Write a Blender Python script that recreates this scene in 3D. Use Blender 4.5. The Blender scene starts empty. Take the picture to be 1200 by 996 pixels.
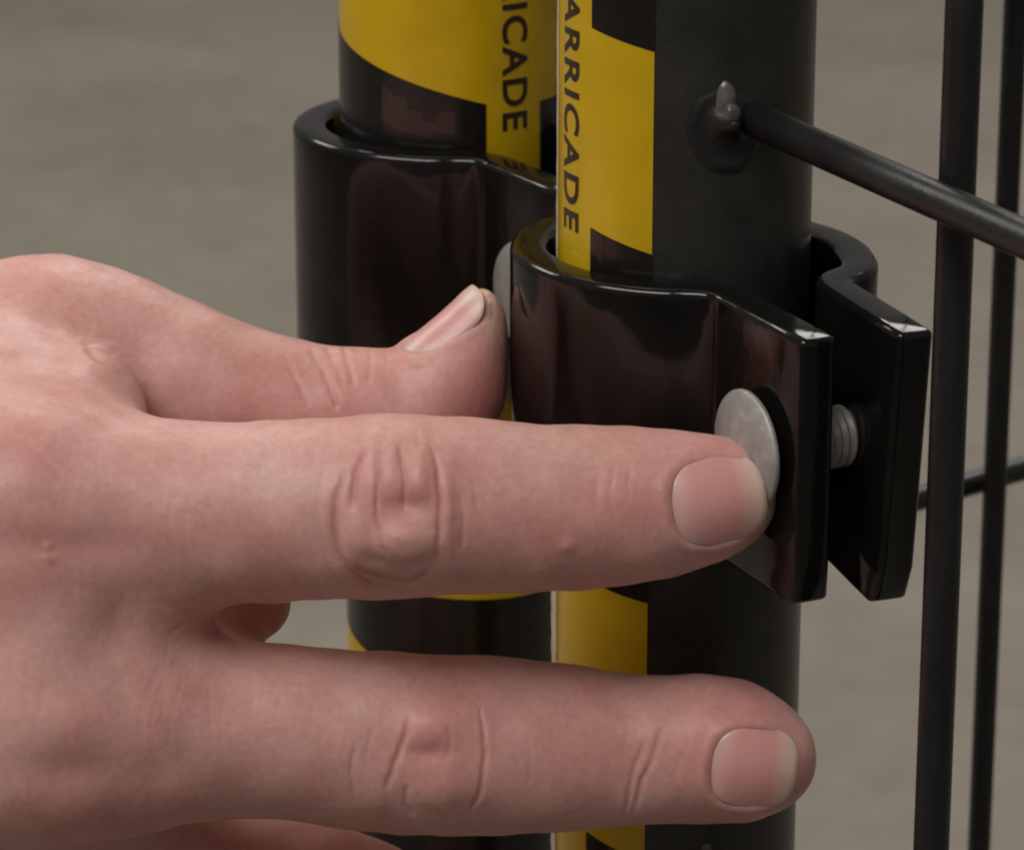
import bpy, bmesh, math, random
import numpy as np
from mathutils import Vector, Matrix
from mathutils.bvhtree import BVHTree

S = bpy.context.scene
COL = S.collection
MM = 0.001
rnd = random.Random(7)

# ------------------------------------------------------------------ camera
FPX, PITCH = 4350.0, math.radians(18.5)
FWD = np.array([0, math.cos(PITCH), -math.sin(PITCH)])
UPV = np.array([0, math.sin(PITCH), math.cos(PITCH)])
RGT = np.array([1.0, 0, 0])
CAM = np.array([-20.2, -419.3, 117.8])            # mm, origin = axis of the right post at clamp top

cam_d = bpy.data.cameras.new('camera')
cam = bpy.data.objects.new('camera', cam_d); COL.objects.link(cam)
cam.location = CAM * MM
cam.rotation_euler = (math.pi / 2 - PITCH, 0, 0)
cam_d.sensor_width = 36.0
cam_d.lens = FPX / 1200 * 36
cam_d.clip_start = 0.01; cam_d.clip_end = 100
cam_d.dof.use_dof = True
cam_d.dof.focus_distance = 0.412
cam_d.dof.aperture_fstop = 64
S.camera = cam
S.cycles.filter_width = 2.1            # the lens of the photograph is a little soft

# ------------------------------------------------------------------ light
w = bpy.data.worlds.new('World'); S.world = w; w.use_nodes = True
w.node_tree.nodes['Background'].inputs[0].default_value = (1.0, 0.94, 0.90, 1)
w.node_tree.nodes['Background'].inputs[1].default_value = 0.17

def area(name, loc, target, sx, sy, power, color=(1, 0.95, 0.88)):
    d = bpy.data.lights.new(name, 'AREA'); d.shape = 'RECTANGLE'; d.size = sx; d.size_y = sy
    d.energy = power; d.color = color
    o = bpy.data.objects.new(name, d); COL.objects.link(o)
    o.location = loc
    o.rotation_euler = (Vector(target) - Vector(loc)).to_track_quat('-Z', 'Y').to_euler()
    return o
area('overhead_light', (-0.62, -0.74, 1.28), (0, 0, 0), 1.3, 0.55, 18.2, (1, 0.955, 0.925))
area('overhead_light', (0.4, 2.6, 2.6), (0.2, 2.2, -0.8), 2.4, 1.6, 82)
area('overhead_light', (-2.8, 2.4, 2.6), (-2.8, 2.2, -0.8), 1.6, 1.6, 55)  # added unseen light, brightens the floor mirrored in clamp and post edges

S.view_settings.view_transform = 'Standard'
S.view_settings.look = 'None'
S.view_settings.exposure = 0.0
S.view_settings.gamma = 1.0
S.view_settings.use_curve_mapping = False

# ------------------------------------------------------------------ helpers
def tag(o, label=None, cat=None, group=None, kind=None):
    for k, v in (('label', label), ('category', cat), ('group', group), ('kind', kind)):
        if v: o[k] = v
    return o

def empty(name, loc_mm):
    o = bpy.data.objects.new(name, None); o.empty_display_size = 0.02
    o.location = [c * MM for c in loc_mm]; COL.objects.link(o); return o

def link(name, me, m, parent=None, smooth=True):
    o = bpy.data.objects.new(name, me); COL.objects.link(o)
    if m: me.materials.append(m)
    if smooth: me.shade_smooth()
    if parent: o.parent = parent
    return o

def from_bm(name, bm, m, parent=None, smooth=True):
    """bm is in mm"""
    bmesh.ops.scale(bm, vec=(MM, MM, MM), verts=bm.verts)
    me = bpy.data.meshes.new(name); bm.to_mesh(me); bm.free()
    return link(name, me, m, parent, smooth)

def px3(x, y, d):
    """3D point (mm) seen at photo pixel x, y at a real distance d along the view axis"""
    return CAM + d * ((x - 600) / FPX * RGT + (498 - y) / FPX * UPV + FWD)

def proj(P):
    d = P - CAM; z = d @ FWD
    return 600 + FPX * (d @ RGT) / z, 498 - FPX * (d @ UPV) / z

def tube(bm, pts, r, n=16, cap=True, radii=None):
    rings = []
    pts = [Vector(p) for p in pts]
    ref = Vector((0, 0, 1))
    for i, p in enumerate(pts):
        t = (pts[min(i + 1, len(pts) - 1)] - pts[max(i - 1, 0)]).normalized()
        a = t.cross(ref)
        if a.length < 1e-3: a = t.cross(Vector((1, 0, 0)))
        a.normalize(); b = t.cross(a)
        rr = radii[i] if radii else r
        rings.append([bm.verts.new(p + rr * (math.cos(2 * math.pi * k / n) * a + math.sin(2 * math.pi * k / n) * b)) for k in range(n)])
    for r0, r1 in zip(rings, rings[1:]):
        for k in range(n):
            bm.faces.new((r0[k], r0[(k + 1) % n], r1[(k + 1) % n], r1[k]))
    if cap:
        bm.faces.new(rings[0][::-1]); bm.faces.new(rings[-1])
    bmesh.ops.recalc_face_normals(bm, faces=bm.faces)

def lathe(bm, prof, base, axis, n=48):
    """prof: list of (distance along axis, radius)"""
    axis = Vector(axis).normalized(); base = Vector(base)
    a = axis.orthogonal().normalized(); b = axis.cross(a)
    rings = []
    for h, r in prof:
        if r < 1e-5: rings.append([bm.verts.new(base + h * axis)])
        else: rings.append([bm.verts.new(base + h * axis + r * (math.cos(2 * math.pi * k / n) * a + math.sin(2 * math.pi * k / n) * b)) for k in range(n)])
    for r0, r1 in zip(rings, rings[1:]):
        for k in range(n):
            k2 = (k + 1) % n
            q = [r0[k % len(r0)], r0[k2 % len(r0)], r1[k2 % len(r1)], r1[k % len(r1)]]
            q2 = []
            for v in q:
                if v not in q2: q2.append(v)
            if len(q2) > 2: bm.faces.new(q2)
    bmesh.ops.recalc_face_normals(bm, faces=bm.faces)

# ------------------------------------------------------------------ materials
def mat(name):
    m = bpy.data.materials.new(name); m.use_nodes = True
    nt = m.node_tree
    return m, nt, nt.nodes['Principled BSDF']

def node(nt, t, **kw):
    n = nt.nodes.new(t)
    for k, v in kw.items():
        if k in n.inputs: n.inputs[k].default_value = v
        else: setattr(n, k, v)
    return n

def noise(nt, scale, detail=4, rough=0.55, vec=None):
    n = node(nt, 'ShaderNodeTexNoise', Scale=scale, Detail=detail, Roughness=rough)
    if vec is not None: nt.links.new(vec, n.inputs['Vector'])
    return n.outputs['Fac']

def ramp(nt, fac, stops):
    r = nt.nodes.new('ShaderNodeValToRGB'); nt.links.new(fac, r.inputs[0])
    els = r.color_ramp.elements
    while len(els) < len(stops): els.new(0.5)
    for e, (p, c) in zip(els, stops):
        e.position = p; e.color = (c[0], c[1], c[2], 1) if hasattr(c, '__len__') else (c, c, c, 1)
    return r.outputs[0]

def bump(nt, bsdf, height, dist, strength=1.0, prev=None):
    b = node(nt, 'ShaderNodeBump', Strength=strength, Distance=dist)
    nt.links.new(height, b.inputs['Height'])
    if prev is not None: nt.links.new(prev, b.inputs['Normal'])
    nt.links.new(b.outputs[0], bsdf.inputs['Normal'])
    return b.outputs[0]

def obj_coord(nt):
    return nt.nodes.new('ShaderNodeTexCoord').outputs['Object']

def m_powder(name, base, rough, grain, gscale=2200):
    m, nt, b = mat(name); oc = obj_coord(nt)
    c = ramp(nt, noise(nt, 180, 5, vec=oc), [(0.35, [v * 0.85 for v in base]), (0.7, [v * 1.2 for v in base])])
    nt.links.new(c, b.inputs['Base Color'])
    r = ramp(nt, noise(nt, 90, 4, vec=oc), [(0.3, rough * 0.85), (0.75, rough * 1.2)])
    nt.links.new(r, b.inputs['Roughness'])
    bump(nt, b, noise(nt, gscale, 2, vec=oc), grain)
    return m

M = {}
M['post'] = m_powder('black_powder_coat', (0.027, 0.026, 0.023), 0.27, 0.00004)
M['wire'] = m_powder('black_wire_paint', (0.011, 0.011, 0.011), 0.38, 0.00005)

# glossy clamp paint: slightly lumpy
m, nt, b = mat('black_gloss_paint'); oc = obj_coord(nt)
nt.links.new(ramp(nt, noise(nt, 120, 4, vec=oc), [(0.35, (0.005, 0.0045, 0.004)), (0.75, (0.009, 0.0075, 0.0065))]), b.inputs['Base Color'])
nt.links.new(ramp(nt, noise(nt, 300, 4, vec=oc), [(0.3, 0.08), (0.75, 0.13)]), b.inputs['Roughness'])
n1 = bump(nt, b, noise(nt, 130, 2, vec=oc), 0.00009)
bump(nt, b, noise(nt, 620, 3, vec=oc), 0.000025, prev=n1)
b.inputs['Specular IOR Level'].default_value = 0.4
M['clamp'] = m

def m_vinyl(name, base):
    m, nt, b = mat(name); oc = obj_coord(nt)
    c = ramp(nt, noise(nt, 140, 5, vec=oc), [(0.3, [v * 0.92 for v in base]), (0.75, [v * 1.06 for v in base])])
    nt.links.new(c, b.inputs['Base Color'])
    b.inputs['Roughness'].default_value = 0.2
    bump(nt, b, noise(nt, 160, 3, vec=oc), 0.00012)
    return m
M['yellow'] = m_vinyl('yellow_vinyl', (0.58, 0.375, 0.008))
M['black'] = m_vinyl('black_print', (0.011, 0.010, 0.009))
M['brown_mark'] = m_vinyl('brownish_print', (0.034, 0.022, 0.019))
M['ink'] = m_vinyl('dark_ink', (0.035, 0.018, 0.012))

m, nt, b = mat('painted_rim_sheen'); oc = obj_coord(nt)  # pale colour standing in for a grazing reflection
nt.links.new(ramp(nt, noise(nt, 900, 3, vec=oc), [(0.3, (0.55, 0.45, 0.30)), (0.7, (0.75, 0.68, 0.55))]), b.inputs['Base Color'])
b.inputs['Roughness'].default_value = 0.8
M['rim_sheen'] = m

# galvanised steel
m, nt, b = mat('galvanised_steel'); oc = obj_coord(nt)
nt.links.new(ramp(nt, noise(nt, 420, 6, 0.65, vec=oc), [(0.3, (0.30, 0.29, 0.27)), (0.55, (0.40, 0.39, 0.36)), (0.75, (0.50, 0.49, 0.46))]), b.inputs['Base Color'])
b.inputs['Metallic'].default_value = 0.45
nt.links.new(ramp(nt, noise(nt, 600, 4, vec=oc), [(0.3, 0.42), (0.75, 0.62)]), b.inputs['Roughness'])
bump(nt, b, noise(nt, 900, 4, vec=oc), 0.00008)
M['zinc'] = m

# weld metal; light base also paints the glint at the wire root
m, nt, b = mat('weld_metal'); oc = obj_coord(nt)
nt.links.new(ramp(nt, noise(nt, 500, 4, vec=oc), [(0.35, (0.05, 0.05, 0.046)), (0.65, (0.13, 0.127, 0.115))]), b.inputs['Base Color'])
b.inputs['Roughness'].default_value = 0.22
bump(nt, b, noise(nt, 500, 3, vec=oc), 0.00025)
M['weld'] = m

# concrete
m, nt, b = mat('concrete'); oc = obj_coord(nt)
mx = node(nt, 'ShaderNodeMix', data_type='RGBA', blend_type='MULTIPLY'); mx.inputs[0].default_value = 1.0
nt.links.new(ramp(nt, noise(nt, 3.0, 6, 0.6, vec=oc), [(0.3, (0.172, 0.153, 0.124)), (0.7, (0.228, 0.204, 0.168))]), mx.inputs[6])
nt.links.new(ramp(nt, noise(nt, 26, 6, 0.65, vec=oc), [(0.25, 0.82), (0.55, 1.0), (0.8, 1.08)]), mx.inputs[7])
nt.links.new(mx.outputs[2], b.inputs['Base Color'])
b.inputs['Roughness'].default_value = 0.6
bump(nt, b, noise(nt, 60, 6, vec=oc), 0.002)
M['concrete'] = m

# skin
m, nt, b = mat('skin'); oc = obj_coord(nt)
at = nt.nodes.new('ShaderNodeAttribute'); at.attribute_name = 'flush_glow'
base = ramp(nt, noise(nt, 90, 5, 0.6, vec=oc), [(0.3, (0.59, 0.285, 0.25)), (0.5, (0.635, 0.352, 0.31)), (0.72, (0.66, 0.405, 0.36))])
red = ramp(nt, noise(nt, 260, 4, vec=oc), [(0.3, (0.54, 0.205, 0.18)), (0.7, (0.59, 0.265, 0.235))])
mx = node(nt, 'ShaderNodeMix', data_type='RGBA')
nt.links.new(at.outputs['Fac'], mx.inputs[0]); nt.links.new(base, mx.inputs[6]); nt.links.new(red, mx.inputs[7])
# fine mottling
mm2 = node(nt, 'ShaderNodeMix', data_type='RGBA', blend_type='MULTIPLY'); mm2.inputs[0].default_value = 1.0
at2 = nt.nodes.new('ShaderNodeAttribute'); at2.attribute_name = 'pale'
mx3 = node(nt, 'ShaderNodeMix', data_type='RGBA'); mx3.inputs[7].default_value = (0.64, 0.44, 0.34, 1)
nt.links.new(at2.outputs['Fac'], mx3.inputs[0]); nt.links.new(mx.outputs[2], mx3.inputs[6])
nt.links.new(mx3.outputs[2], mm2.inputs[6])
nt.links.new(ramp(nt, noise(nt, 1100, 3, vec=oc), [(0.3, (0.93, 0.9, 0.89)), (0.65, (1.03, 1.03, 1.03))]), mm2.inputs[7])
nt.links.new(mm2.outputs[2], b.inputs['Base Color'])
b.inputs['Subsurface Weight'].default_value = 0.55
b.inputs['Subsurface Radius'].default_value = (1.0, 0.32, 0.18)
b.inputs['Subsurface Scale'].default_value = 0.0028
nt.links.new(ramp(nt, noise(nt, 400, 3, vec=oc), [(0.3, 0.42), (0.7, 0.56)]), b.inputs['Roughness'])
b.inputs['Specular IOR Level'].default_value = 0.42
mp = node(nt, 'ShaderNodeMapping'); mp.inputs['Scale'].default_value = (1.0, 0.35, 0.28); nt.links.new(oc, mp.inputs['Vector'])
n1 = bump(nt, b, noise(nt, 1300, 4, 0.6, vec=mp.outputs[0]), 0.00009, 0.5)
vo = node(nt, 'ShaderNodeTexVoronoi', Scale=1500.0); nt.links.new(oc, vo.inputs['Vector'])
n2 = bump(nt, b, vo.outputs['Distance'], 0.00005, 0.4, prev=n1)
bump(nt, b, noise(nt, 220, 3, vec=oc), 0.00010, 0.35, prev=n2)
M['skin'] = m

m, nt, b = mat('fingernail')
at = nt.nodes.new('ShaderNodeAttribute'); at.attribute_name = 'tip'
nt.links.new(ramp(nt, at.outputs['Fac'], [(0.0, (0.67, 0.37, 0.33)), (0.12, (0.70, 0.40, 0.365)), (0.28, (0.70, 0.335, 0.305)), (0.74, (0.70, 0.325, 0.295)), (0.84, (0.72, 0.42, 0.355)), (0.96, (0.75, 0.52, 0.42))]), b.inputs['Base Color'])
b.inputs['Subsurface Weight'].default_value = 0.4
b.inputs['Subsurface Radius'].default_value = (1.0, 0.4, 0.25)
b.inputs['Subsurface Scale'].default_value = 0.0015
b.inputs['Roughness'].default_value = 0.34
mp = node(nt, 'ShaderNodeMapping'); mp.inputs['Scale'].default_value = (0.12, 1, 1); nt.links.new(obj_coord(nt), mp.inputs['Vector'])
bump(nt, b, noise(nt, 1400, 3, vec=mp.outputs[0]), 0.00003)
M['nail'] = m

# ------------------------------------------------------------------ floor
FLOOR_Z = -780.0
bm = bmesh.new()
bmesh.ops.create_grid(bm, x_segments=8, y_segments=8, size=14000)
bmesh.ops.translate(bm, verts=bm.verts, vec=(0, 6000, FLOOR_Z))
fl = from_bm('floor', bm, M['concrete'], smooth=False)
tag(fl, 'bare grey brown concrete floor out of focus far below', None, None, 'structure')

# ------------------------------------------------------------------ barricade panels
RP = 14.75
def wrap(bm, a0, a1, zf0, zf1, r, off=0.0, na=None, nz=1):
    """patch on a cylinder of radius r; angle 0 faces -y, positive to +x; zf0/zf1: bottom/top z as functions of the angle"""
    na = na or max(2, int(abs(a1 - a0) / 3))
    rows = []
    for i in range(na + 1):
        a = a0 + (a1 - a0) * i / na
        t = math.radians(a); z0, z1 = zf0(a), zf1(a)
        rows.append([bm.verts.new((r * math.sin(t), -r * math.cos(t), z0 + (z1 - z0) * j / nz)) for j in range(nz + 1)])
    for c0, c1 in zip(rows, rows[1:]):
        for j in range(nz):
            bm.faces.new((c0[j], c1[j], c1[j + 1], c0[j + 1]))

def lettering(text, z_end, a_mid, cap, length, r, parent):
    """word reading downwards on the cylinder, letter tops to the right"""
    cu = bpy.data.curves.new('lettering', 'FONT'); cu.body = text; cu.size = 1.0; cu.offset = 0.022; cu.space_character = 1.13; cu.resolution_u = 6
    o = bpy.data.objects.new('tmp', cu); COL.objects.link(o)
    dg = bpy.context.evaluated_depsgraph_get()
    me0 = o.evaluated_get(dg).to_mesh()
    bm = bmesh.new(); bm.from_mesh(me0); o.to_mesh_clear() if hasattr(o, 'to_mesh_clear') else None
    bpy.data.objects.remove(o); bpy.data.curves.remove(cu)
    bmesh.ops.triangulate(bm, faces=bm.faces)
    xs = [v.co.x for v in bm.verts]; ys = [v.co.y for v in bm.verts]
    x0, x1, y0, y1 = min(xs), max(xs), min(ys), max(ys)
    for cut in range(1, 8):
        yy = y0 + (y1 - y0) * cut / 8
        bmesh.ops.bisect_plane(bm, geom=bm.verts[:] + bm.edges[:] + bm.faces[:], plane_co=(0, yy, 0), plane_no=(0, 1, 0))
    for v in bm.verts:
        u = (v.co.x - x0) / (x1 - x0); h = (v.co.y - y0) / (y1 - y0) - 0.5
        a = math.radians(a_mid) + h * cap / r
        v.co = (r * math.sin(a), -r * math.cos(a), z_end + (1 - u) * length)
    return from_bm('lettering', bm, M['ink'], parent, smooth=False)

POST_BOT, POST_TOP = FLOOR_Z + 2, 420.0
def make_post(parent):
    bm = bmesh.new()
    lathe(bm, [(0, 0), (0, RP - 1), (1, RP)] + [(h, RP) for h in range(40, 1180, 60)] + [(POST_TOP - POST_BOT - 3, RP), (POST_TOP - POST_BOT, RP - 3), (POST_TOP - POST_BOT, 0)],
          (0, 0, POST_BOT), (0, 0, 1), 72)
    return from_bm('post', bm, M['post'], parent)

def blob(bm, c, rx, ry, rz, seed, n=3, amp=0.18):
    r = random.Random(seed)
    ret = bmesh.ops.create_icosphere(bm, subdivisions=n, radius=1.0)
    ph = [r.uniform(0, 6) for _ in range(6)]
    for v in ret['verts']:
        k = 1 + amp * (math.sin(3 * v.co.x + ph[0]) * math.sin(4 * v.co.z + ph[1]) + 0.6 * math.sin(7 * v.co.y + ph[2]) * math.sin(6 * v.co.x + ph[3]))
        v.co = Vector((v.co.x * rx * k, v.co.y * ry * k, v.co.z * rz * k)) + Vector(c)

LD = np.array([0.434, -0.901]); LN = np.array([0.901, 0.434])      # clamp lug direction, and across it
TL = math.hypot(*LD); LD /= TL; LN /= math.hypot(*LN)

def label_patches(parent, stripes_l, a_left, a_text0, a_text1, a_right, z0, z1, blacks, word_end, word_mid):
    bm = bmesh.new()
    wrap(bm, a_left, a_right, lambda a: z0, lambda a: z1, RP + 0.10, nz=6)
    lab = from_bm('warning_label', bm, M['yellow'], parent)
    for b0, b1, f0, f1 in blacks:
        bm = bmesh.new()
        wrap(bm, b0, b1, f0, f1, RP + 0.16)
        from_bm('stripe', bm, M['black'], lab)
    lettering('BARRICADE', word_end, word_mid, 3.9, 30.9, RP + 0.17, lab)
    return lab

def brown_mark(pts, r, parent):
    """brownish patch on the print: ragged outline given as (angle, z) corners"""
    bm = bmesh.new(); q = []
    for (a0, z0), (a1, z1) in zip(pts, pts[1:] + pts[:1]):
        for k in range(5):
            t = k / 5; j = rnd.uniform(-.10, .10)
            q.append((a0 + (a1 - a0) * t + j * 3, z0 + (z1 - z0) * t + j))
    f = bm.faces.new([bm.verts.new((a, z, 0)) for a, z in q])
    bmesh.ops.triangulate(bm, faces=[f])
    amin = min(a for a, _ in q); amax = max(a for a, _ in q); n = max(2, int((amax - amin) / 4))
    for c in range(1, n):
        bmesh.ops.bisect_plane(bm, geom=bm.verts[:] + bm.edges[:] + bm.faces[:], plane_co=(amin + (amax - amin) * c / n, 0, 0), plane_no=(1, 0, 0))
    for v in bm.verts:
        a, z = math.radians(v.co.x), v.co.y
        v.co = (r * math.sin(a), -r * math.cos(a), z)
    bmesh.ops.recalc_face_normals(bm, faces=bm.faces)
    o = from_bm('brown_patch', bm, M['brown_mark'], parent, smooth=True); o['label'] = 'brownish ragged patch in the black print'
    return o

# right panel -------------------------------------------------------
pr = empty('barricade_panel', (0, 0, POST_BOT)); pr.location = (0, 0, POST_BOT * MM)
pr_off = Vector((0, 0, POST_BOT))
def adopt(o, parent):                       # geometry was written in scene mm; move it into the parent's frame
    o.parent = parent
    o.matrix_parent_inverse = Matrix.Translation(-parent.location)
    return o
class Sink:                                 # parts are linked first, then adopted
    pass
def build_panel_right():
    p = adopt(make_post(None), pr)
    sl = 0.36 * RP * math.pi / 180 / 1.0
    # downward slope of stripe boundaries to the right: mm of z per degree
    def edge(z_at, a_at, slope): return lambda a: z_at - (a - a_at) * slope
    blacks = [(-49, -17, edge(25.2, -49, 0.0), lambda a: 60.0)]
    top = edge(27.8, -49, 0.055)
    low = edge(4.6, -49, 0.062)
    lo2 = edge(-38.4, -49, 0.04)
    lo3 = edge(-70.9, -49, 0.06)
    blacks = [(-49, -17, top, lambda a: 60.0),
              (-49, -17, edge(-24.0, -49, 0.06), low),
              (-49, -17, lo2, edge(-24.2, -49, 0.06)),
              (-49, -17, edge(-92, -49, 0.16), lo3)]
    blacks = [blacks[0], (-49, -17, lo2, low), blacks[3]]
    lab = label_patches(None, None, -128, -81, -49, -17, -130, 95, blacks, 3.3, -65)
    brown_mark([(-48.5, 4.4), (-41, 3.9), (-41, 0.6), (-48.5, 1.6)], RP + 0.2, lab)
    adopt(lab, pr)
    # pale ragged strip painting the grazing floor reflection along the label's left flank
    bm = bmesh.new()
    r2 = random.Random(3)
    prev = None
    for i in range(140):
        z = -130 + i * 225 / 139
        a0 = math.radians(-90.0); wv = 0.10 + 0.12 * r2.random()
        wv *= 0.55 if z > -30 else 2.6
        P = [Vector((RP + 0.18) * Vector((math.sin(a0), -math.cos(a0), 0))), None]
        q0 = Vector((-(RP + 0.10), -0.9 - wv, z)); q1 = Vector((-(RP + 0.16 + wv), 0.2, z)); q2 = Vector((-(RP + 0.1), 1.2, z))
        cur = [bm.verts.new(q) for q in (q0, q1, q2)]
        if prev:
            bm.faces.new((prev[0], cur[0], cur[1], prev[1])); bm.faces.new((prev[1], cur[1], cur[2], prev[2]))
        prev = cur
    e = from_bm('label_sheen', bm, M['rim_sheen'], None); e.parent = lab
    # mesh wires
    d3 = Vector((LD[0], LD[1], 0)); nrm = Vector((LN[0], LN[1], 0))
    root = Vector((4.3, -8.5, 18.2))
    for k, z in enumerate((18.2, 168.2, 318.2, -131.8, -281.8, -431.8, -581.8)):
        bm = bmesh.new()
        a = Vector((root.x, root.y, z))
        pts = [a + d3 * t for t in (0, 40, 80, 120, 200, 300, 460)]
        tube(bm, pts, 1.98, 18)
        adopt(from_bm('horizontal_wire', bm, M['wire'], None), pr)
    for t in (41.8, 241.8, 441.8):
        bm = bmesh.new()
        c = Vector((root.x, root.y, 0)) + d3 * t + nrm * 4.2
        tube(bm, [c + Vector((0, 0, z)) for z in (-690, -400, -200, -100, -50, 0, 50, 100, 200, 380)], 1.98, 18)
        adopt(from_bm('vertical_wire', bm, M['wire'], None), pr)
    # weld fillet round the wire root, with pale blobs painting its glint on top
    bm = bmesh.new()
    r3 = random.Random(11); NA, NZ = 40, 40
    ph3 = [r3.uniform(0, 6) for _ in range(6)]
    grid = []
    for i in range(NA + 1):
        row = []
        for k in range(NZ + 1):
            u_, v_ = i / NA * 2 - 1, k / NZ * 2 - 1
            mxx = max(abs(u_), abs(v_)); q_ = math.hypot(u_, v_); kk = mxx / q_ if q_ > 1e-6 else 1
            u_, v_ = u_ * kk, v_ * kk; rr = math.hypot(u_, v_)
            edge_w = 1 + 0.05 * math.sin(2 * math.atan2(v_, u_) + ph3[0]) + 0.015 * math.sin(7 * math.atan2(v_, u_) + ph3[1])
            ang = math.radians(15.0) + u_ * edge_w * 4.5 / RP; z_ = 17.0 + v_ * edge_w * 5.4
            dq = math.hypot(u_ * 4.5 - 0.35, v_ * 5.4 - 1.2)
            h_ = 0.20 * math.exp(-((rr - 0.82) / 0.16) ** 2) + 2.6 * math.exp(-(dq / 1.75) ** 2) + 0.05 * math.sin(5 * u_ + ph3[2]) * math.sin(6 * v_ + ph3[3]) * (1 - rr) + 0.04
            h_ *= min(1, (1 - rr) * 6) if rr > 0.83 else 1
            row.append(bm.verts.new(((RP - 0.03 + h_) * math.sin(ang), -(RP - 0.03 + h_) * math.cos(ang), z_)))
        grid.append(row)
    for i in range(NA):
        for k in range(NZ):
            bm.faces.new((grid[i][k], grid[i + 1][k], grid[i + 1][k + 1], grid[i][k + 1]))
    bmesh.ops.recalc_face_normals(bm, faces=bm.faces)
    adopt(from_bm('weld_bead', bm, M['wire'], None), pr)
    bm = bmesh.new()
    blob(bm, (3.7, -15.0, 20.6), 1.15, .75, 2.3, 5, 4, 0.05)
    blob(bm, (4.3, -15.9, 19.3), 1.0, .9, 1.2, 8, 4, 0.05)
    adopt(from_bm('weld_spatter_glint', bm, M['weld'], None), pr)
    bm = bmesh.new()
    for c in ((2.9, -14.6, -71.0, .9), (3.6, -14.4, -72.6, .6), (2.0, -14.7, -72.2, .5), (3.2, -14.5, -74.2, .7), (4.4, -14.2, -73.8, .4)):
        blob(bm, c[:3], c[3] * .8, c[3] * .5, c[3], int(c[3] * 10), 2, 0.2)
    adopt(from_bm('weld_spatter_glint', bm, M['weld'], None), pr)
build_panel_right()
tag(pr, 'black wire mesh barricade panel whose nearer post stands in front with wires on its right', 'barricade', 'steel barricade panels joined by clamps')

# left panel --------------------------------------------------------
LOFF = Vector((-28.0, 57.0, 0))
pl = empty('barricade_panel', (LOFF.x, LOFF.y, POST_BOT))
def build_panel_left():
    def put(o):
        o.parent = pl; o.matrix_parent_inverse = Matrix.Translation(-Vector((0, 0, POST_BOT * MM)))
    put(make_post(None))
    def edge(z_at, a_at, slope): return lambda a: z_at - (a - a_at) * slope
    def curve(a):                            # lower edge of the big yellow stripe, seen from the left
        t = (a + 75) / 92.7
        return 12.6 - 6.1 * t
    blacks = [(-110, 17.7, lambda a: -22.0, lambda a: 13.6 - 0.075 * (a + 80)),
              (50, 82, lambda a: -20, lambda a: 5.6),
              (-110, 82, lambda a: -69.2 - 0.06 * (a + 80) * (a > -80), lambda a: -61.0 - 0.02 * a),
              (-110, 82, lambda a: -120, lambda a: -86 - 0.05 * a)]
    lab = label_patches(None, None, -140, 17.7, 50, 120, -150, 95, blacks, 2.5, 33.5)
    brown_mark([(-36, 8.3), (-30, 7.9), (-30, 7.2), (-22, 7.2), (-22, 5.6), (-14, 5.4), (-14, 4.2), (-8, 4.0), (-6, 5.4), (2, 5.6), (2, 2.6), (-10, 2.7), (-10, 2.2), (-26, 2.6), (-37, 3.6)], RP + 0.2, lab)
    put(lab)
    AL = math.radians(52); d3 = Vector((math.sin(AL), math.cos(AL), 0)); nrm = Vector((math.cos(AL), -math.sin(AL), 0))
    for z in (-71.5, 108.5, 288.5, -251.5, -431.5):
        bm = bmesh.new()
        tube(bm, [Vector((0, 0, z)) + d3 * t for t in (8, 60, 120, 200, 260, 340, 480)], 1.85, 16)
        put(from_bm('horizontal_wire', bm, M['wire'], None))
    for t in (100.4, 300.4, 460.4):
        bm = bmesh.new()
        c = d3 * t + nrm * 4.0
        tube(bm, [c + Vector((0, 0, z)) for z in (-690, -300, -100, 0, 100, 380)], 1.8, 16)
        put(from_bm('vertical_wire', bm, M['wire'], None))
build_panel_left()
tag(pl, 'black barricade panel farther back, its striped yellow post left of the nearer post', 'barricade', 'steel barricade panels joined by clamps')

# ------------------------------------------------------------------ clamps
T = 4.45; H = 31.0
def strap_profile():
    rad = [(-98, 17.75), (-104, 17.8), (-122, 17.82), (-144, 17.9), (-160, 18.05), (-175, 18.25), (-195, 18.2), (-215, 17.9), (-240, 17.3), (-265, 16.8), (-290, 16.4), (-310, 16.2), (-327, 16.3), (-344.6, 17.85), (-357.7, 18.9), (-369, 20.2)]
    A = [a for a, _ in rad][::-1]; Rr = [r for _, r in rad][::-1]
    pts = []
    for k in range(0, 91):
        a = -98 + (-369 + 98) * k / 90
        # smooth radius
        r = np.mean([np.interp(a + s, A, Rr) for s in (-8, -4, 0, 4, 8)])
        pts.append(np.array([r * math.cos(math.radians(a)), r * math.sin(math.radians(a))]))
    f_corner = np.array([3.15, -17.45]); f_end = f_corner + LD * 22.5
    b_c1 = np.array([20.3, -9.3]); b_c2 = np.array([15.7, -14.2]); b_end = np.array([23.6, -35.3])
    def bez(p, c, q, n=7): return [(1 - t) ** 2 * p + 2 * t * (1 - t) * c + t * t * q for t in np.linspace(0, 1, n)]
    def u(v): return v / math.hypot(*v)
    out = [f_end]
    for t in (15, 9): out.append(f_corner + LD * t)
    out += bez(f_corner + LD * 4.6, f_corner, pts[0] + (f_corner - pts[0]) * 0.04, 11)
    out += pts
    last = pts[-1]
    out += bez(last + (b_c1 - last) * 0.2, b_c1, b_c1 + (b_c2 - b_c1) * 0.45, 8)
    d = u(b_end - b_c2)
    out += bez(b_c1 + (b_c2 - b_c1) * 0.52, b_c2, b_c2 + d * 3.2, 8)
    L = math.hypot(*(b_end - b_c2))
    for t in (0.4, 0.7, 1.0): out.append(b_c2 + d * L * t)
    return out

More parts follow.
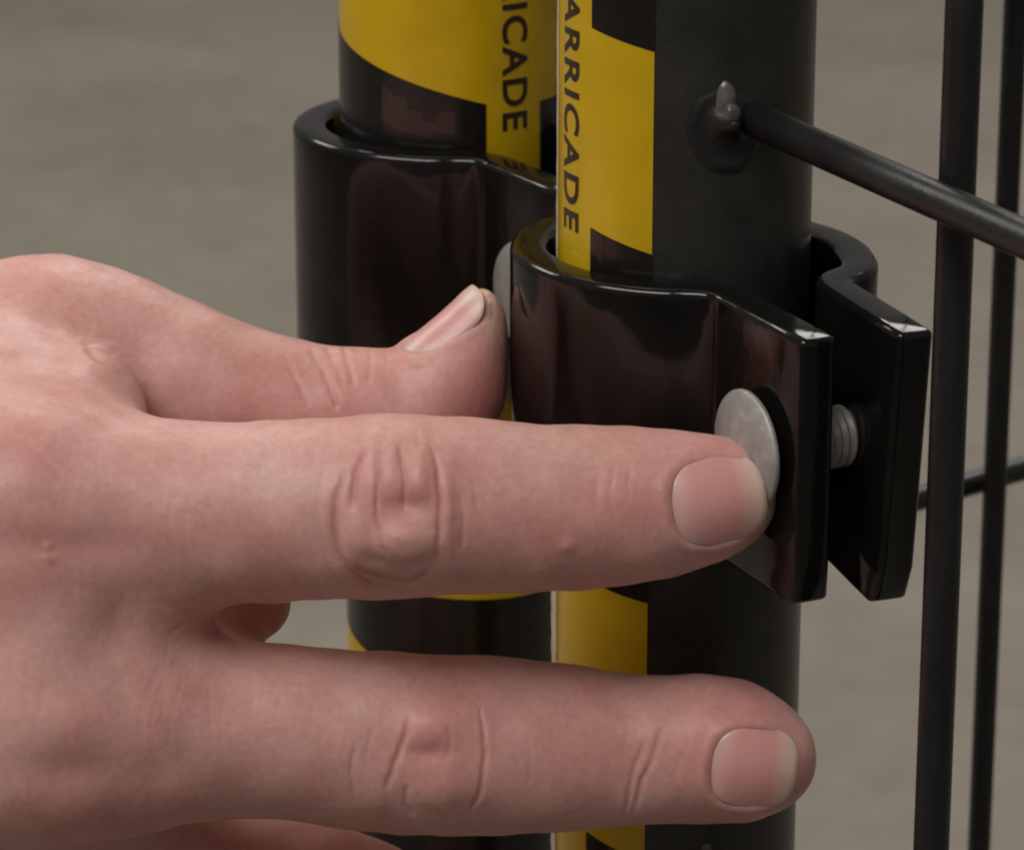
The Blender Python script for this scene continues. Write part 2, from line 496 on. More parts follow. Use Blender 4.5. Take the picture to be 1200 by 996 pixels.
def make_strap():
    """flat bar with rounded edges swept along the bent path"""
    c = [np.array(p) for p in strap_profile()]; n = len(c)
    RB, NS, RC = 0.85, 4, (1.6, 3.4)
    tang = []
    for i in range(n):
        t = c[min(i + 1, n - 1)] - c[max(i - 1, 0)]; tang.append(t / math.hypot(*t))
    cum = [0.0]
    for a, b_ in zip(c, c[1:]): cum.append(cum[-1] + math.hypot(*(b_ - a)))
    # stations: centre, tangent, inset of the section, arc distance, which end
    stat = []
    def end_ring(al, p, t, sgn):                 # al: 0 = rim of the end face, pi/2 = full section
        return (p + sgn * t * RB * (1 - math.cos(al)), t, RB * (1 - math.sin(al)))
    for k in range(NS):
        p_, t_, ins = end_ring(math.pi / 2 * k / NS, c[0], tang[0], 1); stat.append((p_, t_, ins, 0.0))
    d0 = RB
    for i in range(n):
        if cum[i] >= d0 and cum[-1] - cum[i] >= d0: stat.append((c[i], tang[i], 0.0, cum[i]))
    for k in range(NS - 1, -1, -1):
        p_, t_, ins = end_ring(math.pi / 2 * k / NS, c[-1], tang[-1], -1); stat.append((p_, t_, ins, cum[-1]))
    bm = bmesh.new(); rings = []
    for p, t, ins, dist in stat:
        nr = np.array([t[1], -t[0]])
        hw = T / 2 - ins; z0 = -ins; z1 = -H + ins; rb = max(RB - ins, 0.02)
        sec = []                                  # (h, z) loop
        for (ch, cz, a0) in ((hw - rb, z0 - rb, 90), (hw - rb, z1 + rb, 0), (-hw + rb, z1 + rb, -90), (-hw + rb, z0 - rb, -180)):
            for q in range(NS + 1):
                a = math.radians(a0 - 90 * q / NS)
                sec.append((ch + rb * math.cos(a), cz + rb * math.sin(a)))
            if a0 in (90, -90):                   # rows down the tall faces
                hh = hw if a0 == 90 else -hw
                zz = np.linspace(z0 - rb, z1 + rb, 9)[1:-1]
                if a0 == -90: zz = zz[::-1]
                sec += [(hh, z) for z in zz]
        ring = []
        for h, z in sec:
            x, y = p + nr * h
            for rc, dd, sg in ((RC[0], dist, 1), (RC[1], cum[-1] - dist, -1)):
                if dd < 7 and z < -H + rc:
                    e = rc - math.sqrt(max(0, rc * rc - (rc - (z + H)) ** 2)); f = (1 - dd / 7)
                    x += sg * t[0] * e * f; y += sg * t[1] * e * f
            if dist > cum[-1] - 26:               # the back lug leans: open at the top
                e_ = x * LD[0] + y * LD[1]
                f = max(0, min(1, (e_ - 15) / 25)) * (-z / H) * 1.7
                x -= LN[0] * f; y -= LN[1] * f; z -= 0.55 * f
            ring.append(bm.verts.new((x, y, z)))
        rings.append(ring)
    m = len(rings[0])
    for r0, r1 in zip(rings, rings[1:]):
        for k in range(m): bm.faces.new((r0[k], r1[k], r1[(k + 1) % m], r0[(k + 1) % m]))
    bm.faces.new(rings[0]); bm.faces.new(rings[-1][::-1])
    bmesh.ops.recalc_face_normals(bm, faces=bm.faces)
    return bm

def lugp(e, s, z): return Vector((LD[0] * e + LN[0] * s, LD[1] * e + LN[1] * s, z))

cl = empty('pipe_clamp', (0, 0, -H))
st = from_bm('strap', make_strap(), M['clamp'], None)
st.parent = cl; st.matrix_parent_inverse = Matrix.Translation(-Vector((0, 0, -H * MM)))
tag(cl, 'glossy black strap clamp round the nearer post, its two lugs open at right', 'clamp', 'black strap clamps on the two posts')
cl2 = cl.copy(); COL.objects.link(cl2); cl2.location = ((LOFF.x - 0.6) * MM, LOFF.y * MM, (0.7 - H) * MM)
st2 = st.copy(); COL.objects.link(st2); st2.parent = cl2; st2.matrix_parent_inverse = st.matrix_parent_inverse.copy()
ROT2 = math.radians(5.5); cl2.rotation_euler = (0, 0, ROT2)
tag(cl2, 'glossy black strap clamp round the farther left post, directly above the thumb')

BC = lugp(31.0, -7.4, -14.9)
def make_bolt():
    root = bpy.data.objects.new('carriage_bolt', None); root.empty_display_size = 0.01
    COL.objects.link(root); root.location = BC * MM
    ax = Vector((-LN[0], -LN[1], 0))
    bm = bmesh.new()
    R0 = 6.9
    prof = [(0.7, 0), (0.7, 5.9), (0.85, R0 - .12), (1.0, R0), (1.35, R0), (1.55, R0 - .14)]
    for k in range(1, 9):
        r = (R0 - .3) * (1 - k / 8); prof.append((1.62 + 1.15 * (1 - (r / (R0 - .3)) ** 2), r))
    lathe(bm, prof, (0, 0, 0), ax, 64)
    h = from_bm('bolt_head', bm, M['zinc'], root)
    bm = bmesh.new()
    # threaded shank
    prof = [(0.7, 0), (0.7, 3.4), (-4.4, 3.4)]
    x = -4.5
    while x > -10.8:
        prof += [(x, 3.05), (x - 0.28, 3.5), (x - 0.45, 3.5), (x - 0.73, 3.05)]
        x -= 1.0
    prof += [(x, 3.0), (x - .7, 2.5), (x - .9, 1.5), (x - 1.0, 0)]
    lathe(bm, prof, (0, 0, 0), ax, 32)
    s = from_bm('bolt_shank', bm, M['zinc'], root)
    return root, h, s
b1, bh, bs = make_bolt()
tag(b1, 'grey galvanised bolt with a round domed head pressed by the index fingertip', 'bolt', 'galvanised bolts through the clamp lugs')
b2 = b1.copy(); COL.objects.link(b2); b2.location = (Matrix.Rotation(ROT2, 3, 'Z') @ BC + LOFF + Vector((0.5, 0, 0.7))) * MM; b2.rotation_euler = (0, 0, ROT2)
for p in (bh, bs):
    q = p.copy(); COL.objects.link(q); q.parent = b2
tag(b2, 'grey galvanised bolt head mostly hidden behind the nearer clamp, just above the thumb tip')

# ------------------------------------------------------------------ the hand
def spline(st, per=5):
    st = np.array(st, float); n = len(st); out = []
    for i in range(n - 1):
        p0, p1, p2, p3 = st[max(i - 1, 0)], st[i], st[i + 1], st[min(i + 2, n - 1)]
        for t in np.arange(per) / per:
            out.append(0.5 * (2 * p1 + (p2 - p0) * t + (2 * p0 - 5 * p1 + 4 * p2 - p3) * t * t + (3 * p1 - p0 - 3 * p2 + p3) * t ** 3))
    out.append(st[-1]); return np.array(out)

def chain(st, per=5, smooth=True):
    """stations (photo x, photo y, radius px, distance mm) -> points mm, radii mm"""
    s = spline(st, per) if smooth else np.array(st, float)
    P = np.array([px3(a, b_, d) for a, b_, r, d in s]); R = s[:, 2] * s[:, 3] / FPX
    return P, R

INDEX = chain([(20, 592, 119, 416), (130, 600, 116, 414.5), (250, 602, 108, 412.5), (340, 598, 106.5, 411), (420, 594.5, 108, 410), (480, 593, 108.5, 409.5), (550, 592.5, 103.5, 410), (620, 595.5, 99.5, 410.5), (690, 594, 96.5, 411), (750, 591, 91.5, 411), (790, 588.5, 84.5, 410.8), (820, 584, 77, 410.5), (842, 580.5, 69, 410.2)], 4)
MIDDLE = chain([(40, 855, 120, 417), (150, 858, 118, 418.5), (260, 855, 104, 420.5), (350, 859, 103, 422), (430, 868, 105.5, 423.5), (510, 872.5, 106.5, 424.5), (580, 873.5, 104.5, 425.5), (650, 875.5, 99.5, 426), (720, 878, 90, 426), (770, 878, 87, 425.5), (820, 877, 88, 425), (850, 879, 85.5, 424.5), (872, 883, 79, 424), (890, 887, 68, 423.6)], 4)
RING = chain([(80, 1095, 112, 446), (200, 1074, 106, 444), (300, 1054, 103, 443), (390, 1074, 104, 446), (455, 1112, 102, 451), (510, 1190, 92, 460), (500, 1250, 86, 470), (450, 1290, 78, 478), (400, 1300, 68, 482)], 4)
LITTLE = chain([(90, 1330, 100, 458), (200, 1320, 90, 460), (290, 1325, 86, 464), (350, 1350, 82, 472), (370, 1390, 76, 482), (330, 1420, 70, 490), (280, 1425, 60, 492)], 3)
THUMB = chain([(40, 416, 110, 443), (90, 414, 110, 442), (170, 434, 98, 441), (230, 452, 91, 440), (300, 473, 86, 440), (370, 487, 84, 440), (430, 491, 84, 440), (480, 487, 80, 440), (518, 458, 74, 439.5), (537, 424, 60, 439), (549, 396, 47, 438.5), (558, 373, 35, 438), (562, 360, 25, 437.7)], 4)
PALM = [chain(s, 1, False) for s in (
    [(-700, 660, 170, 438), (-300, 612, 140, 424), (20, 592, 119, 414)],
    [(-700, 780, 175, 440), (-300, 820, 150, 428), (40, 855, 120, 417)],
    [(-700, 880, 165, 446), (-300, 1000, 140, 448), (80, 1095, 112, 446)],
    [(-700, 960, 150, 456), (-300, 1150, 120, 456), (90, 1330, 100, 458)],
    [(-700, 720, 150, 458), (-350, 540, 140, 452), (-100, 438, 122, 446), (40, 416, 110, 443)],
    [(-250, 540, 140, 434), (-60, 485, 112, 430), (88, 492, 84, 427)],
    [(60, 720, 100, 428), (190, 728, 66, 428), (252, 726, 52, 431), (296, 704, 46, 434)],
    [(60, 985, 100, 434), (170, 985, 62, 435), (225, 985, 40, 437)],
    [(-300, 715, 140, 425), (50, 730, 112, 415.5), (150, 732, 72, 415.5)],
    [(-300, 985, 140, 440), (50, 1000, 105, 437), (140, 995, 66, 434)],
    [(-600, 800, 170, 456), (-100, 800, 140, 448), (60, 850, 110, 442)],
    [(-600, 900, 150, 460), (-100, 1050, 130, 458), (60, 1150, 100, 455)],
    [(-1500, 860, 235, 460), (-1050, 830, 225, 455), (-700, 800, 215, 448)],
)]

VOX = 0.9
lo = np.array([-158.0, -62.0, -150.0]); hi = np.array([24.0, 42.0, 10.0])
dims = np.ceil((hi - lo) / VOX).astype(int)
gx, gy, gz = [lo[i] + VOX * np.arange(dims[i]) for i in range(3)]

def sdf_chain(P, R, pad=14.0):
    D = np.full(dims, 60.0, np.float32)
    for a, b_, ra, rb in zip(P[:-1], P[1:], R[:-1], R[1:]):
        m = max(ra, rb) + pad
        l = np.minimum(a, b_) - m; h = np.maximum(a, b_) + m
        i0 = np.clip(((l - lo) / VOX).astype(int), 0, dims); i1 = np.clip(((h - lo) / VOX).astype(int) + 1, 0, dims)
        if np.any(i1 <= i0): continue
        X = gx[i0[0]:i1[0], None, None] - a[0]; Y = gy[None, i0[1]:i1[1], None] - a[1]; Z = gz[None, None, i0[2]:i1[2]] - a[2]
        v = b_ - a; vv = v @ v
        t = np.clip((X * v[0] + Y * v[1] + Z * v[2]) / vv, 0, 1)
        d = np.sqrt((X - t * v[0]) ** 2 + (Y - t * v[1]) ** 2 + (Z - t * v[2]) ** 2) - (ra + (rb - ra) * t)
        sl = (slice(i0[0], i1[0]), slice(i0[1], i1[1]), slice(i0[2], i1[2]))
        D[sl] = np.minimum(D[sl], d)
    return D

def smin(a, b_, k):
    h = np.maximum(k - np.abs(a - b_), 0) / k
    return np.minimum(a, b_) - h * h * k * 0.25

palm = None
for P, R in PALM:
    d = sdf_chain(P, R); palm = d if palm is None else smin(palm, d, 9.0)
fing = None
for P, R in (INDEX, MIDDLE, RING, LITTLE):
    d = sdf_chain(P, R); fing = d if fing is None else smin(fing, d, 2.6)
D = smin(palm, fing, 7.0)
D = smin(D, sdf_chain(*THUMB), 3.0)
D[0], D[-1] = 5, 5; D[:, 0], D[:, -1] = 5, 5; D[:, :, 0], D[:, :, -1] = 5, 5

def surface_nets(D):
    s = D < 0
    nx, ny, nz = D.shape
    acc = np.zeros((nx - 1, ny - 1, nz - 1, 3), np.float32); cnt = np.zeros((nx - 1, ny - 1, nz - 1), np.float32)
    corners = [(i, j, k) for i in (0, 1) for j in (0, 1) for k in (0, 1)]
    def sub(A, c): return A[c[0]:nx - 1 + c[0], c[1]:ny - 1 + c[1], c[2]:nz - 1 + c[2]]
    for c in corners:
        for ax in range(3):
            if c[ax] == 0:
                c2 = list(c); c2[ax] = 1
                d0, d1 = sub(D, c), sub(D, c2)
                cross = (d0 < 0) != (d1 < 0)
                t = np.where(cross, d0 / np.where(cross, d0 - d1, 1), 0)
                for q in range(3):
                    acc[..., q] += np.where(cross, c[q] + (t if q == ax else 0), 0)
                cnt += cross
    act = cnt > 0
    idx = np.full(act.shape, -1, np.int64); idx[act] = np.arange(act.sum())
    g = np.argwhere(act)
    V = lo + VOX * (g + acc[act] / cnt[act][:, None])
    Fs = []
    for ax in range(3):
        a1, a2 = (ax + 1) % 3, (ax + 2) % 3
        s0 = [slice(None)] * 3; s1 = [slice(None)] * 3
        s0[ax] = slice(0, -1); s1[ax] = slice(1, None)
        A, B = s[tuple(s0)], s[tuple(s1)]
        for flip, mask in ((False, A & ~B), (True, ~A & B)):
            p = np.argwhere(mask)
            p = p[(p[:, a1] > 0) & (p[:, a2] > 0)]
            def at_(o1, o2):
                q = p.copy(); q[:, a1] -= o1; q[:, a2] -= o2
                return idx[q[:, 0], q[:, 1], q[:, 2]]
            f = np.stack([at_(1, 1), at_(0, 1), at_(0, 0), at_(1, 0)], 1)
            Fs.append(f[:, ::-1] if flip else f)
    return V, np.concatenate(Fs)

V, Fq = surface_nets(D)

def np_mesh(name, V, F):
    me = bpy.data.meshes.new(name)
    me.vertices.add(len(V)); me.vertices.foreach_set('co', np.ascontiguousarray(V, np.float32).ravel())
    k = F.shape[1]
    me.loops.add(F.size); me.loops.foreach_set('vertex_index', np.ascontiguousarray(F, np.int32).ravel())
    me.polygons.add(len(F)); me.polygons.foreach_set('loop_start', np.arange(0, F.size, k, dtype=np.int32))
    me.update(calc_edges=True); me.validate()
    return me

me0 = np_mesh('tmp_hand', V, Fq)
tmp = bpy.data.objects.new('tmp_hand', me0); COL.objects.link(tmp)
sm = tmp.modifiers.new('s', 'SMOOTH'); sm.factor = 0.5; sm.iterations = 3
ss = tmp.modifiers.new('u', 'SUBSURF'); ss.levels = 2; ss.render_levels = 2
dg = bpy.context.evaluated_depsgraph_get()
me = bpy.data.meshes.new_from_object(tmp.evaluated_get(dg))
bpy.data.objects.remove(tmp); bpy.data.meshes.remove(me0)
nv = len(me.vertices)
co = np.empty(nv * 3, np.float32); me.vertices.foreach_get('co', co); co = co.reshape(-1, 3).astype(np.float64)
nm = np.empty(nv * 3, np.float32); me.vertices.foreach_get('normal', nm) if hasattr(me.vertices[0], 'normal') else None
nm = nm.reshape(-1, 3).astype(np.float64)

# ---- skin relief: creases and pads are carved into the mesh, located on the back of the hand
hx, hy = proj(co)
view = co - CAM; view /= np.linalg.norm(view, axis=1)[:, None]
facing = np.clip(-(nm * view).sum(1), 0, 1)
front = np.clip((facing - 0.02) / 0.25, 0, 1)
disp = np.zeros(nv); flush_glow = np.zeros(nv)
thumb_zone = (co @ np.array([0, 1.0, 0]) > -16) & (hy < 520)

def seg_dist(pl, sel):
    x, y = hx[sel], hy[sel]; best = np.full(sel.sum() if sel.dtype == bool else len(sel), 1e9); tt = np.zeros_like(best)
    n = len(pl) - 1
    for i in range(n):
        ax_, ay = pl[i]; bx, by = pl[i + 1]
        vx, vy = bx - ax_, by - ay
        t = np.clip(((x - ax_) * vx + (y - ay) * vy) / (vx * vx + vy * vy + 1e-9), 0, 1)
        d = np.hypot(x - ax_ - t * vx, y - ay - t * vy)
        m_ = d < best; best[m_] = d[m_]; tt[m_] = (i + t[m_]) / n
    return best, tt

def zone(pl, mrg, thumb):
    xs = [p[0] for p in pl]; ys = [p[1] for p in pl]
    s = (hx > min(xs) - mrg) & (hx < max(xs) + mrg) & (hy > min(ys) - mrg) & (hy < max(ys) + mrg) & (facing > 0.0)
    s &= thumb_zone if thumb else ~thumb_zone
    return np.where(s)[0]

def wob(pl, n=4):
    p = spline([(a, b_, 0, 0) for a, b_ in pl], n)[:, :2]
    return [(a + rnd.uniform(-1, 1), b_) for a, b_ in p]

def crease(pl, width, depth, thumb=False, red=0.0):
    pl = wob(pl); s = zone(pl, width * 4, thumb)
    if not len(s): return
    d, t = seg_dist(pl, s)
    taper = np.clip(np.minimum(t, 1 - t) * 5, 0.0, 1)
    width *= 0.85
    g = np.exp(-(d / width) ** 2)
    g2 = np.exp(-(d / (width * 2.4)) ** 2)
    disp[s] -= 0.8 * depth * taper * (g - 0.22 * g2) * (front[s] ** 0.3)
    if red: flush_glow[s] = np.maximum(flush_glow[s], 0.7 * red * np.exp(-(d / (width * 1.4)) ** 2) * taper)

def pad(cx, cy, rx, ry, hgt, thumb=False, rot=0, p=2.0):
    s = zone([(cx, cy)], 2.2 * max(rx, ry), thumb)
    if not len(s): return
    c_, s_ = math.cos(math.radians(rot)), math.sin(math.radians(rot))
    x = hx[s] - cx; y = hy[s] - cy
    u_ = (c_ * x + s_ * y) / rx; v_ = (-s_ * x + c_ * y) / ry
    disp[s] += hgt * np.exp(-(u_ * u_ + v_ * v_) ** (p / 2)) * front[s]

pale = np.zeros(nv)
def fade(cx, cy, rx, ry, k, thumb=False):
    s = zone([(cx, cy)], 2.5 * max(rx, ry), thumb)
    if not len(s): return
    q = ((hx[s] - cx) / rx) ** 2 + ((hy[s] - cy) / ry) ** 2
    pale[s] = np.maximum(pale[s], k * np.exp(-q))

def tint(cx, cy, rx, ry, k, thumb=False):
    s = zone([(cx, cy)], 2.5 * max(rx, ry), thumb)
    if not len(s): return
    q = ((hx[s] - cx) / rx) ** 2 + ((hy[s] - cy) / ry) ** 2
    flush_glow[s] = np.maximum(flush_glow[s], k * np.exp(-q))

# index, middle joint
pad(470, 595, 62, 78, 0.35)
pad(474, 636, 40, 21, 1.0, p=3.0); pad(416, 632, 17, 30, 0.65, p=2.6); pad(480, 592, 30, 14, -0.75); pad(455, 664, 60, 10, 0.25)
fade(474, 632, 34, 17, .2); fade(416, 628, 16, 26, .15); fade(489, 545, 10, 18, .3)
pad(436, 560, 9, 42, 0.4); pad(492, 548, 12, 36, 0.45); pad(526, 600, 7, 50, 0.28); pad(380, 610, 8, 45, 0.2); pad(458, 545, 7, 30, 0.2)
crease([(408, 545), (396, 580), (394, 620), (402, 655), (430, 682), (462, 690)], 5.0, 0.42, red=.85)
crease([(432, 522), (418, 555), (414, 600)], 5.5, 0.42, red=.85)
crease([(444, 560), (442, 595), (448, 630), (456, 650)], 3.2, 0.32, red=.85)
crease([(467, 520), (473, 555), (473, 600)], 3.6, 0.42, red=.9)
crease([(505, 522), (514, 560), (515, 610), (511, 655)], 4.0, 0.42, red=.85)
crease([(405, 652), (435, 672), (480, 678), (505, 664)], 5.0, 0.30, red=.85)
crease([(536, 575), (543, 605), (541, 650)], 4.0, 0.18)
crease([(553, 560), (560, 600)], 4.0, 0.12)
crease([(380, 545), (372, 600), (384, 655)], 4.5, 0.22)
crease([(455, 500), (452, 520)], 4, 0.16); crease([(488, 500), (492, 530)], 4, 0.16)
# index, tip joint
crease([(722, 540), (715, 575), (718, 610)], 4, 0.08); crease([(740, 545), (735, 590)], 3.5, 0.08); crease([(700, 560), (697, 600)], 4, 0.07)
pad(665, 640, 9, 8, 0.28)
pad(640, 590, 60, 50, -0.12)
for x_, h_ in ((612, .1), (655, .16), (690, .12), (722, .14), (748, .1), (802, .14)):
    pad(x_, 500, 13, 10, h_)
# middle finger, middle joint
pad(508, 880, 55, 70, 0.3)
crease([(482, 836), (472, 868), (459, 902), (452, 925)], 4.6, 0.42, red=1.0)
crease([(560, 822), (568, 870), (563, 920), (548, 958)], 3.8, 0.36, red=.9)
crease([(478, 916), (476, 938), (486, 958)], 4.5, 0.3, red=.4)
crease([(418, 868), (411, 905), (418, 940)], 4.2, 0.2); crease([(437, 850), (428, 890)], 3.5, 0.14)
pad(514, 928, 30, 22, 0.65, p=2.6); pad(503, 882, 28, 13, -0.6); pad(516, 845, 34, 20, 0.5); pad(442, 935, 14, 26, .2)
crease([(520, 850), (528, 865), (520, 900)], 4, 0.16)
crease([(615, 860), (622, 890), (618, 925)], 4, 0.12)
# middle finger, tip joint
crease([(776, 848), (768, 880), (752, 915), (742, 955)], 4.2, 0.34, red=.9)
crease([(756, 868), (741, 905), (732, 958)], 3.8, 0.3, red=.85)
crease([(800, 880), (790, 915)], 4.5, 0.12)
pad(822, 850, 32, 30, 0.25); pad(695, 845, 45, 30, 0.2); pad(830, 808, 22, 14, .2)
crease([(828, 800), (822, 825)], 7, 0.22)
# finger bases and the back of the hand
for x_ in (172, 181, 196, 203, 219, 236, 252):
    y_ = rnd.uniform(-25, 25)
    crease([(x_ + 16, 775 + y_), (x_ + rnd.uniform(-4, 4), 815 + y_), (x_ - 6, 850 + y_), (x_ - rnd.uniform(0, 8), 890 + y_)], rnd.uniform(3, 5.5), rnd.uniform(.02, .055))
for x_ in (205, 225, 250):
    crease([(x_, 560 + rnd.uniform(-10, 10)), (x_ - 8, 620), (x_ + 5, 680)], 4.5, 0.08)
for x_ in (310, 335, 352, 280):
    crease([(x_, 520 + rnd.uniform(-8, 12)), (x_ - 6, 560)], 4.5, 0.04)
    crease([(x_ + 20, 800 + rnd.uniform(-8, 12)), (x_ + 12, 850)], 4.5, 0.035)
crease([(180, 700), (230, 725), (262, 735)], 6, 0.16)
crease([(196, 745), (230, 722), (252, 718)], 5, 0.14)
pad(55, 655, 12, 6, 0.15); pad(56, 640, 5, 5, 0.2)
pad(60, 640, 120, 22, -0.45); pad(80, 905, 140, 26, -0.5); pad(90, 845, 110, 30, 0.3); pad(70, 565, 100, 34, 0.35)
# thumb
crease([(362, 408), (378, 435), (392, 468), (396, 480)], 5.0, 0.42, True, .4)
crease([(400, 400), (408, 425), (414, 455)], 4.5, 0.40, True, .4)
crease([(382, 404), (392, 428), (402, 450)], 4, 0.2, True)
crease([(432, 404), (434, 430), (430, 455)], 4, 0.18, True); crease([(330, 415), (350, 450), (362, 478)], 5, 0.2, True)
crease([(455, 410), (450, 440)], 4, 0.14, True)
crease([(476, 430), (490, 432), (500, 430)], 3, 0.2, True)
crease([(96, 398), (120, 425), (150, 448)], 7, 0.35, True, .5)
crease([(110, 395), (150, 402), (190, 425)], 5, 0.14, True); crease([(100, 410), (135, 418)], 4, 0.14, True)
pad(442, 440, 26, 24, 0.18, True); pad(405, 408, 10, 10, 0.3, True)
# broad unevenness
ph = [rnd.uniform(0, 6) for _ in range(8)]
disp += 0.10 * np.sin(co[:, 0] * .55 + ph[0]) * np.sin(co[:, 2] * .6 + ph[1]) + 0.06 * np.sin(co[:, 0] * 1.1 + ph[2] + co[:, 2] * .4) * np.sin(co[:, 1] * .9 + ph[3])

# ruddy areas of the skin, plus red light painted on web and ring finger
tint(740, 585, 90, 70, 0.55); tint(470, 590, 45, 60, 0.4); tint(650, 620, 120, 70, .35)
tint(860, 880, 110, 90, 0.6); tint(505, 890, 60, 70, 0.5); tint(660, 860, 120, 70, 0.3)
tint(305, 725, 45, 32, 1.0); tint(300, 730, 60, 30, 0.9); tint(560, 470, 45, 60, 0.8, True); tint(400, 470, 90, 50, 0.35, True)  # first pair paints light glowing red through the finger web
tint(120, 630, 130, 45, .45); tint(60, 480, 120, 90, .15); tint(350, 990, 180, 40, .8); tint(180, 960, 180, 60, .4)  # ring finger: reddish shade and warm bounce painted in
tint(600, 760, 260, 40, .35)
flush_glow = np.clip(flush_glow, 0, 1)
fade(548, 352, 46, 22, 1.0, True); fade(575, 372, 18, 26, .7, True); fade(500, 410, 20, 14, .4, True); fade(700, 530, 60, 20, .3)
tint(582, 440, 26, 50, 1.0, True)
flush_glow *= 1 - pale

# ---- nails: beds are pressed into the finger, plates are parts of their own
def nail_frame(P, R, back, side_deg, shift=0.0):
    """tip frame: axis t, nail normal (towards the viewer turned by side_deg about the axis), across vector"""
    tip = P[-1]; t = P[-1] - P[-1 - back]; t /= np.linalg.norm(t)
    v = CAM - tip; v -= (v @ t) * t; v /= np.linalg.norm(v)
    a = math.radians(side_deg)
    n_ = v * math.cos(a) + np.cross(t, v) * math.sin(a)
    return tip, t, n_, np.cross(t, n_)

co_d = co + nm * disp[:, None]
NAILS = []
def nail(P, R, back, side, u0, u1, halfw, free, bulge=0.3, sharp=2.6):
    """u0..u1: start/end along the axis relative to the tip centre, halfw: half width in mm, free: overhang of the free edge"""
    global co_d
    tip, t, n_, c_ = nail_frame(P, R, back, side)
    rel = co_d - tip
    U, W, Hh = rel @ t, rel @ c_, rel @ n_
    near = (np.abs(W) < halfw * 1.6) & (U > u0 - 4) & (U < u1 + 4) & (Hh > 0) & (np.abs(Hh) < 14)
    sel = np.where(near)[0]
    uc, uh = (u0 + u1) / 2, (u1 - u0) / 2
    q = (np.abs((U[sel] - uc) / uh) ** 2.7 + np.abs(W[sel] / halfw) ** 2.7) ** (1 / 2.7)
    inside = np.clip((1.0 - q) / 0.10, 0, 1)
    rim = np.exp(-((q - 1.13) / 0.11) ** 2) * np.clip((u1 - 0.8 - U[sel]) / 1.5, 0, 1)
    gro = np.exp(-((q - 1.0) / 0.05) ** 2) * np.clip((u1 - 0.3 - U[sel]) / 1.5, 0, 1)
    dn = -0.42 * inside + 0.15 * rim - 0.05 * gro * (0.3 if halfw < 4 else 1)
    co_d[sel] += n_[None, :] * dn[:, None] * (1.2 if halfw < 4 else 1)
    flush_glow[sel] = np.maximum(flush_glow[sel], 0.45 * rim)
    NAILS.append((tip, t, n_, c_, u0, u1, halfw, free, bulge))
nail(INDEX[0], INDEX[1], 6, 7, -4.8, 5.2, 5.0, 0.3)
nail(MIDDLE[0], MIDDLE[1], 6, 14, -4.2, 5.0, 4.8, 0.1)
nail(THUMB[0], THUMB[1], 9, -66, -7.6, 2.2, 3.9, 0.0, 0.42)
nail(RING[0], RING[1], 5, 150, -3.5, 5.0, 4.8, 0.4)
nail(LITTLE[0], LITTLE[1], 5, 150, -3.0, 4.4, 4.0, 0.3)

me.vertices.foreach_set('co', (co_d * MM).astype(np.float32).ravel())
me.update()
at_p = me.attributes.new('pale', 'FLOAT', 'POINT'); at_p.data.foreach_set('value', pale.astype(np.float32))
at_f = me.attributes.new('flush_glow', 'FLOAT', 'POINT'); at_f.data.foreach_set('value', flush_glow.astype(np.float32))
me.name = 'hand'
hand = link('hand', me, M['skin'])
tag(hand, 'right hand seen from its back, index fingertip pushing the bolt head, thumb braced behind', 'hand')

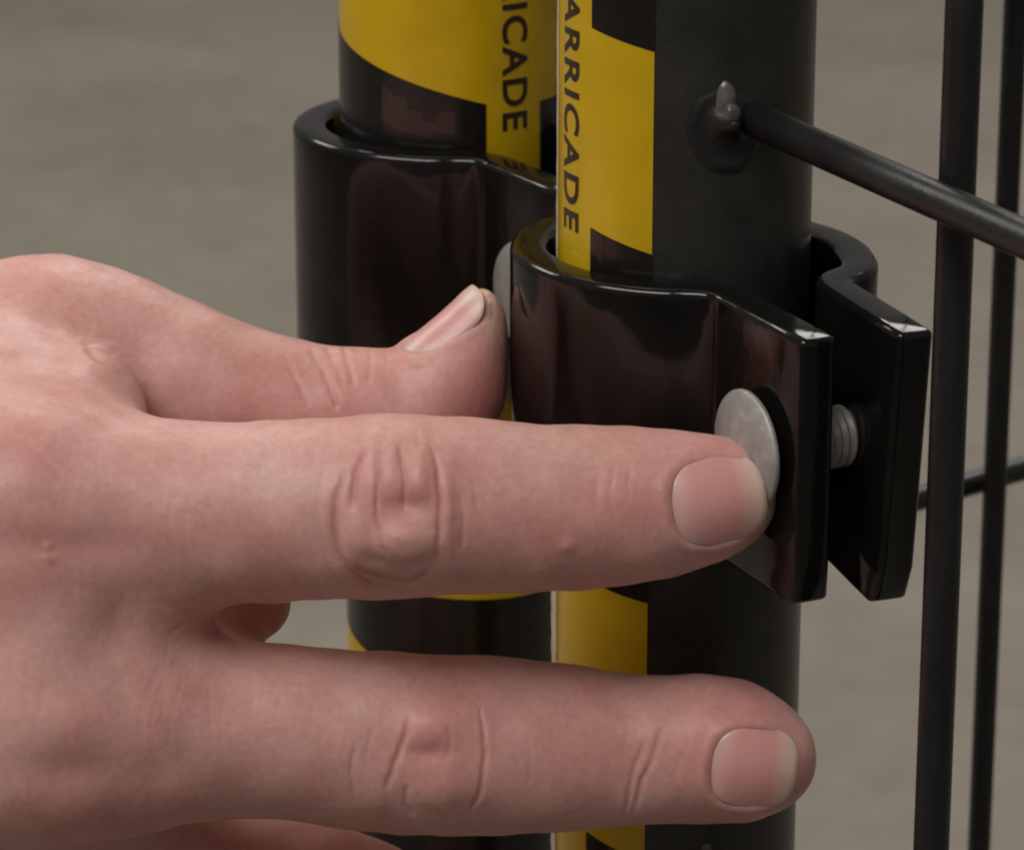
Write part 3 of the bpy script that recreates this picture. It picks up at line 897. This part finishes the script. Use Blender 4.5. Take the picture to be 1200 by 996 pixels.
# skin surface for seating the nails
pidx = np.empty(len(me.loops), np.int32); me.loops.foreach_get('vertex_index', pidx)
quads = pidx.reshape(-1, 4)
def make_nail(tip, t, n_, c_, u0, u1, halfw, free, bulge):
    cen = tip + t * (u0 + u1) / 2
    keep = np.linalg.norm(co_d[quads[:, 0]] - cen, axis=1) < 20
    q = quads[keep]; uniq, inv = np.unique(q, return_inverse=True)
    bvh = BVHTree.FromPolygons([tuple(p) for p in co_d[uniq]], [tuple(f) for f in inv.reshape(-1, 4)])
    NU, NW = 20, 21
    uc, uh = (u0 + u1) / 2, (u1 - u0) / 2
    Hm = np.zeros((NU + 1, NW)); pos = np.zeros((NU + 1, NW, 2))
    for i in range(NU + 1):
        for j in range(NW):
            a = i / NU * 2 - 1; b_ = j / (NW - 1) * 2 - 1
            # square -> superellipse
            q_ = (abs(a) ** 2.7 + abs(b_) ** 2.7) ** (1 / 2.7); mxx = max(abs(a), abs(b_))
            k = mxx / q_ if q_ > 1e-6 else 1
            uu = uc + uh * a * k; ww = halfw * b_ * k
            o = tip + t * uu + c_ * ww
            hit = bvh.ray_cast(Vector(o + n_ * 16), Vector(-n_), 40)
            hgt = (hit[0] - Vector(o)).dot(Vector(n_)) if hit[0] is not None else np.nan
            Hm[i, j] = hgt; pos[i, j] = (uu, ww)
    # smooth plate: fit a quadratic to the bed so that the plate is regular
    ok = ~np.isnan(Hm)
    if ok.sum() < 40: print('nail missed', tip); return
    uu, ww, hh = pos[..., 0][ok], pos[..., 1][ok], Hm[ok]
    keep2 = hh > np.percentile(hh, 8)
    A = lambda x, y: np.stack([np.ones_like(x), x, x * x, y, y * y], 1) if halfw < 4 else np.stack([np.ones_like(x), x, x * x, y, y * y, x * y * y, y ** 4], 1)
    sol = np.linalg.lstsq(A(uu[keep2], ww[keep2]), hh[keep2], rcond=None)[0]
    fit = (A(pos[..., 0].ravel(), pos[..., 1].ravel()) @ sol).reshape(Hm.shape)
    bm = bmesh.new(); lay = bm.verts.layers.float.new('tip')
    topv, botv = [], []
    for i in range(NU + 1):
        r0, r1 = [], []
        for j in range(NW):
            u_, w_ = pos[i, j]; a = (u_ - u0) / (u1 - u0)
            ex = free * max(0, (a - 0.86) / 0.14) ** 1.0
            b_ = abs(w_) / halfw
            z = fit[i, j] + bulge * (1 - b_ ** 4) * min(1, a * 4 + .05) * min(1, (1 - a) * 5 + 0.3) - 0.12 * (b_ ** 6)
            p = tip + t * (u_ + ex) + c_ * w_ + n_ * z
            v1 = bm.verts.new(Vector(p)); v0 = bm.verts.new(Vector(p - n_ * (0.25 if halfw < 4 else 0.45)))
            lun = a + 0.10 * (b_ ** 2) * (1 if a > .5 else -.4)
            v1[lay] = lun; v0[lay] = lun
            r1.append(v1); r0.append(v0)
        topv.append(r1); botv.append(r0)
    for i in range(NU):
        for j in range(NW - 1):
            bm.faces.new((topv[i][j], topv[i + 1][j], topv[i + 1][j + 1], topv[i][j + 1]))
            bm.faces.new((botv[i][j], botv[i][j + 1], botv[i + 1][j + 1], botv[i + 1][j]))
    per = [(i, 0) for i in range(NU + 1)] + [(NU, j) for j in range(1, NW)] + [(i, NW - 1) for i in range(NU - 1, -1, -1)] + [(0, j) for j in range(NW - 2, 0, -1)]
    for k in range(len(per)):
        a, b_ = per[k], per[(k + 1) % len(per)]
        bm.faces.new((topv[a[0]][a[1]], topv[b_[0]][b_[1]], botv[b_[0]][b_[1]], botv[a[0]][a[1]]))
    bmesh.ops.recalc_face_normals(bm, faces=bm.faces)
    return from_bm('fingernail', bm, M['nail'], hand)
for args in NAILS: make_nail(*args)
print('hand verts', nv)
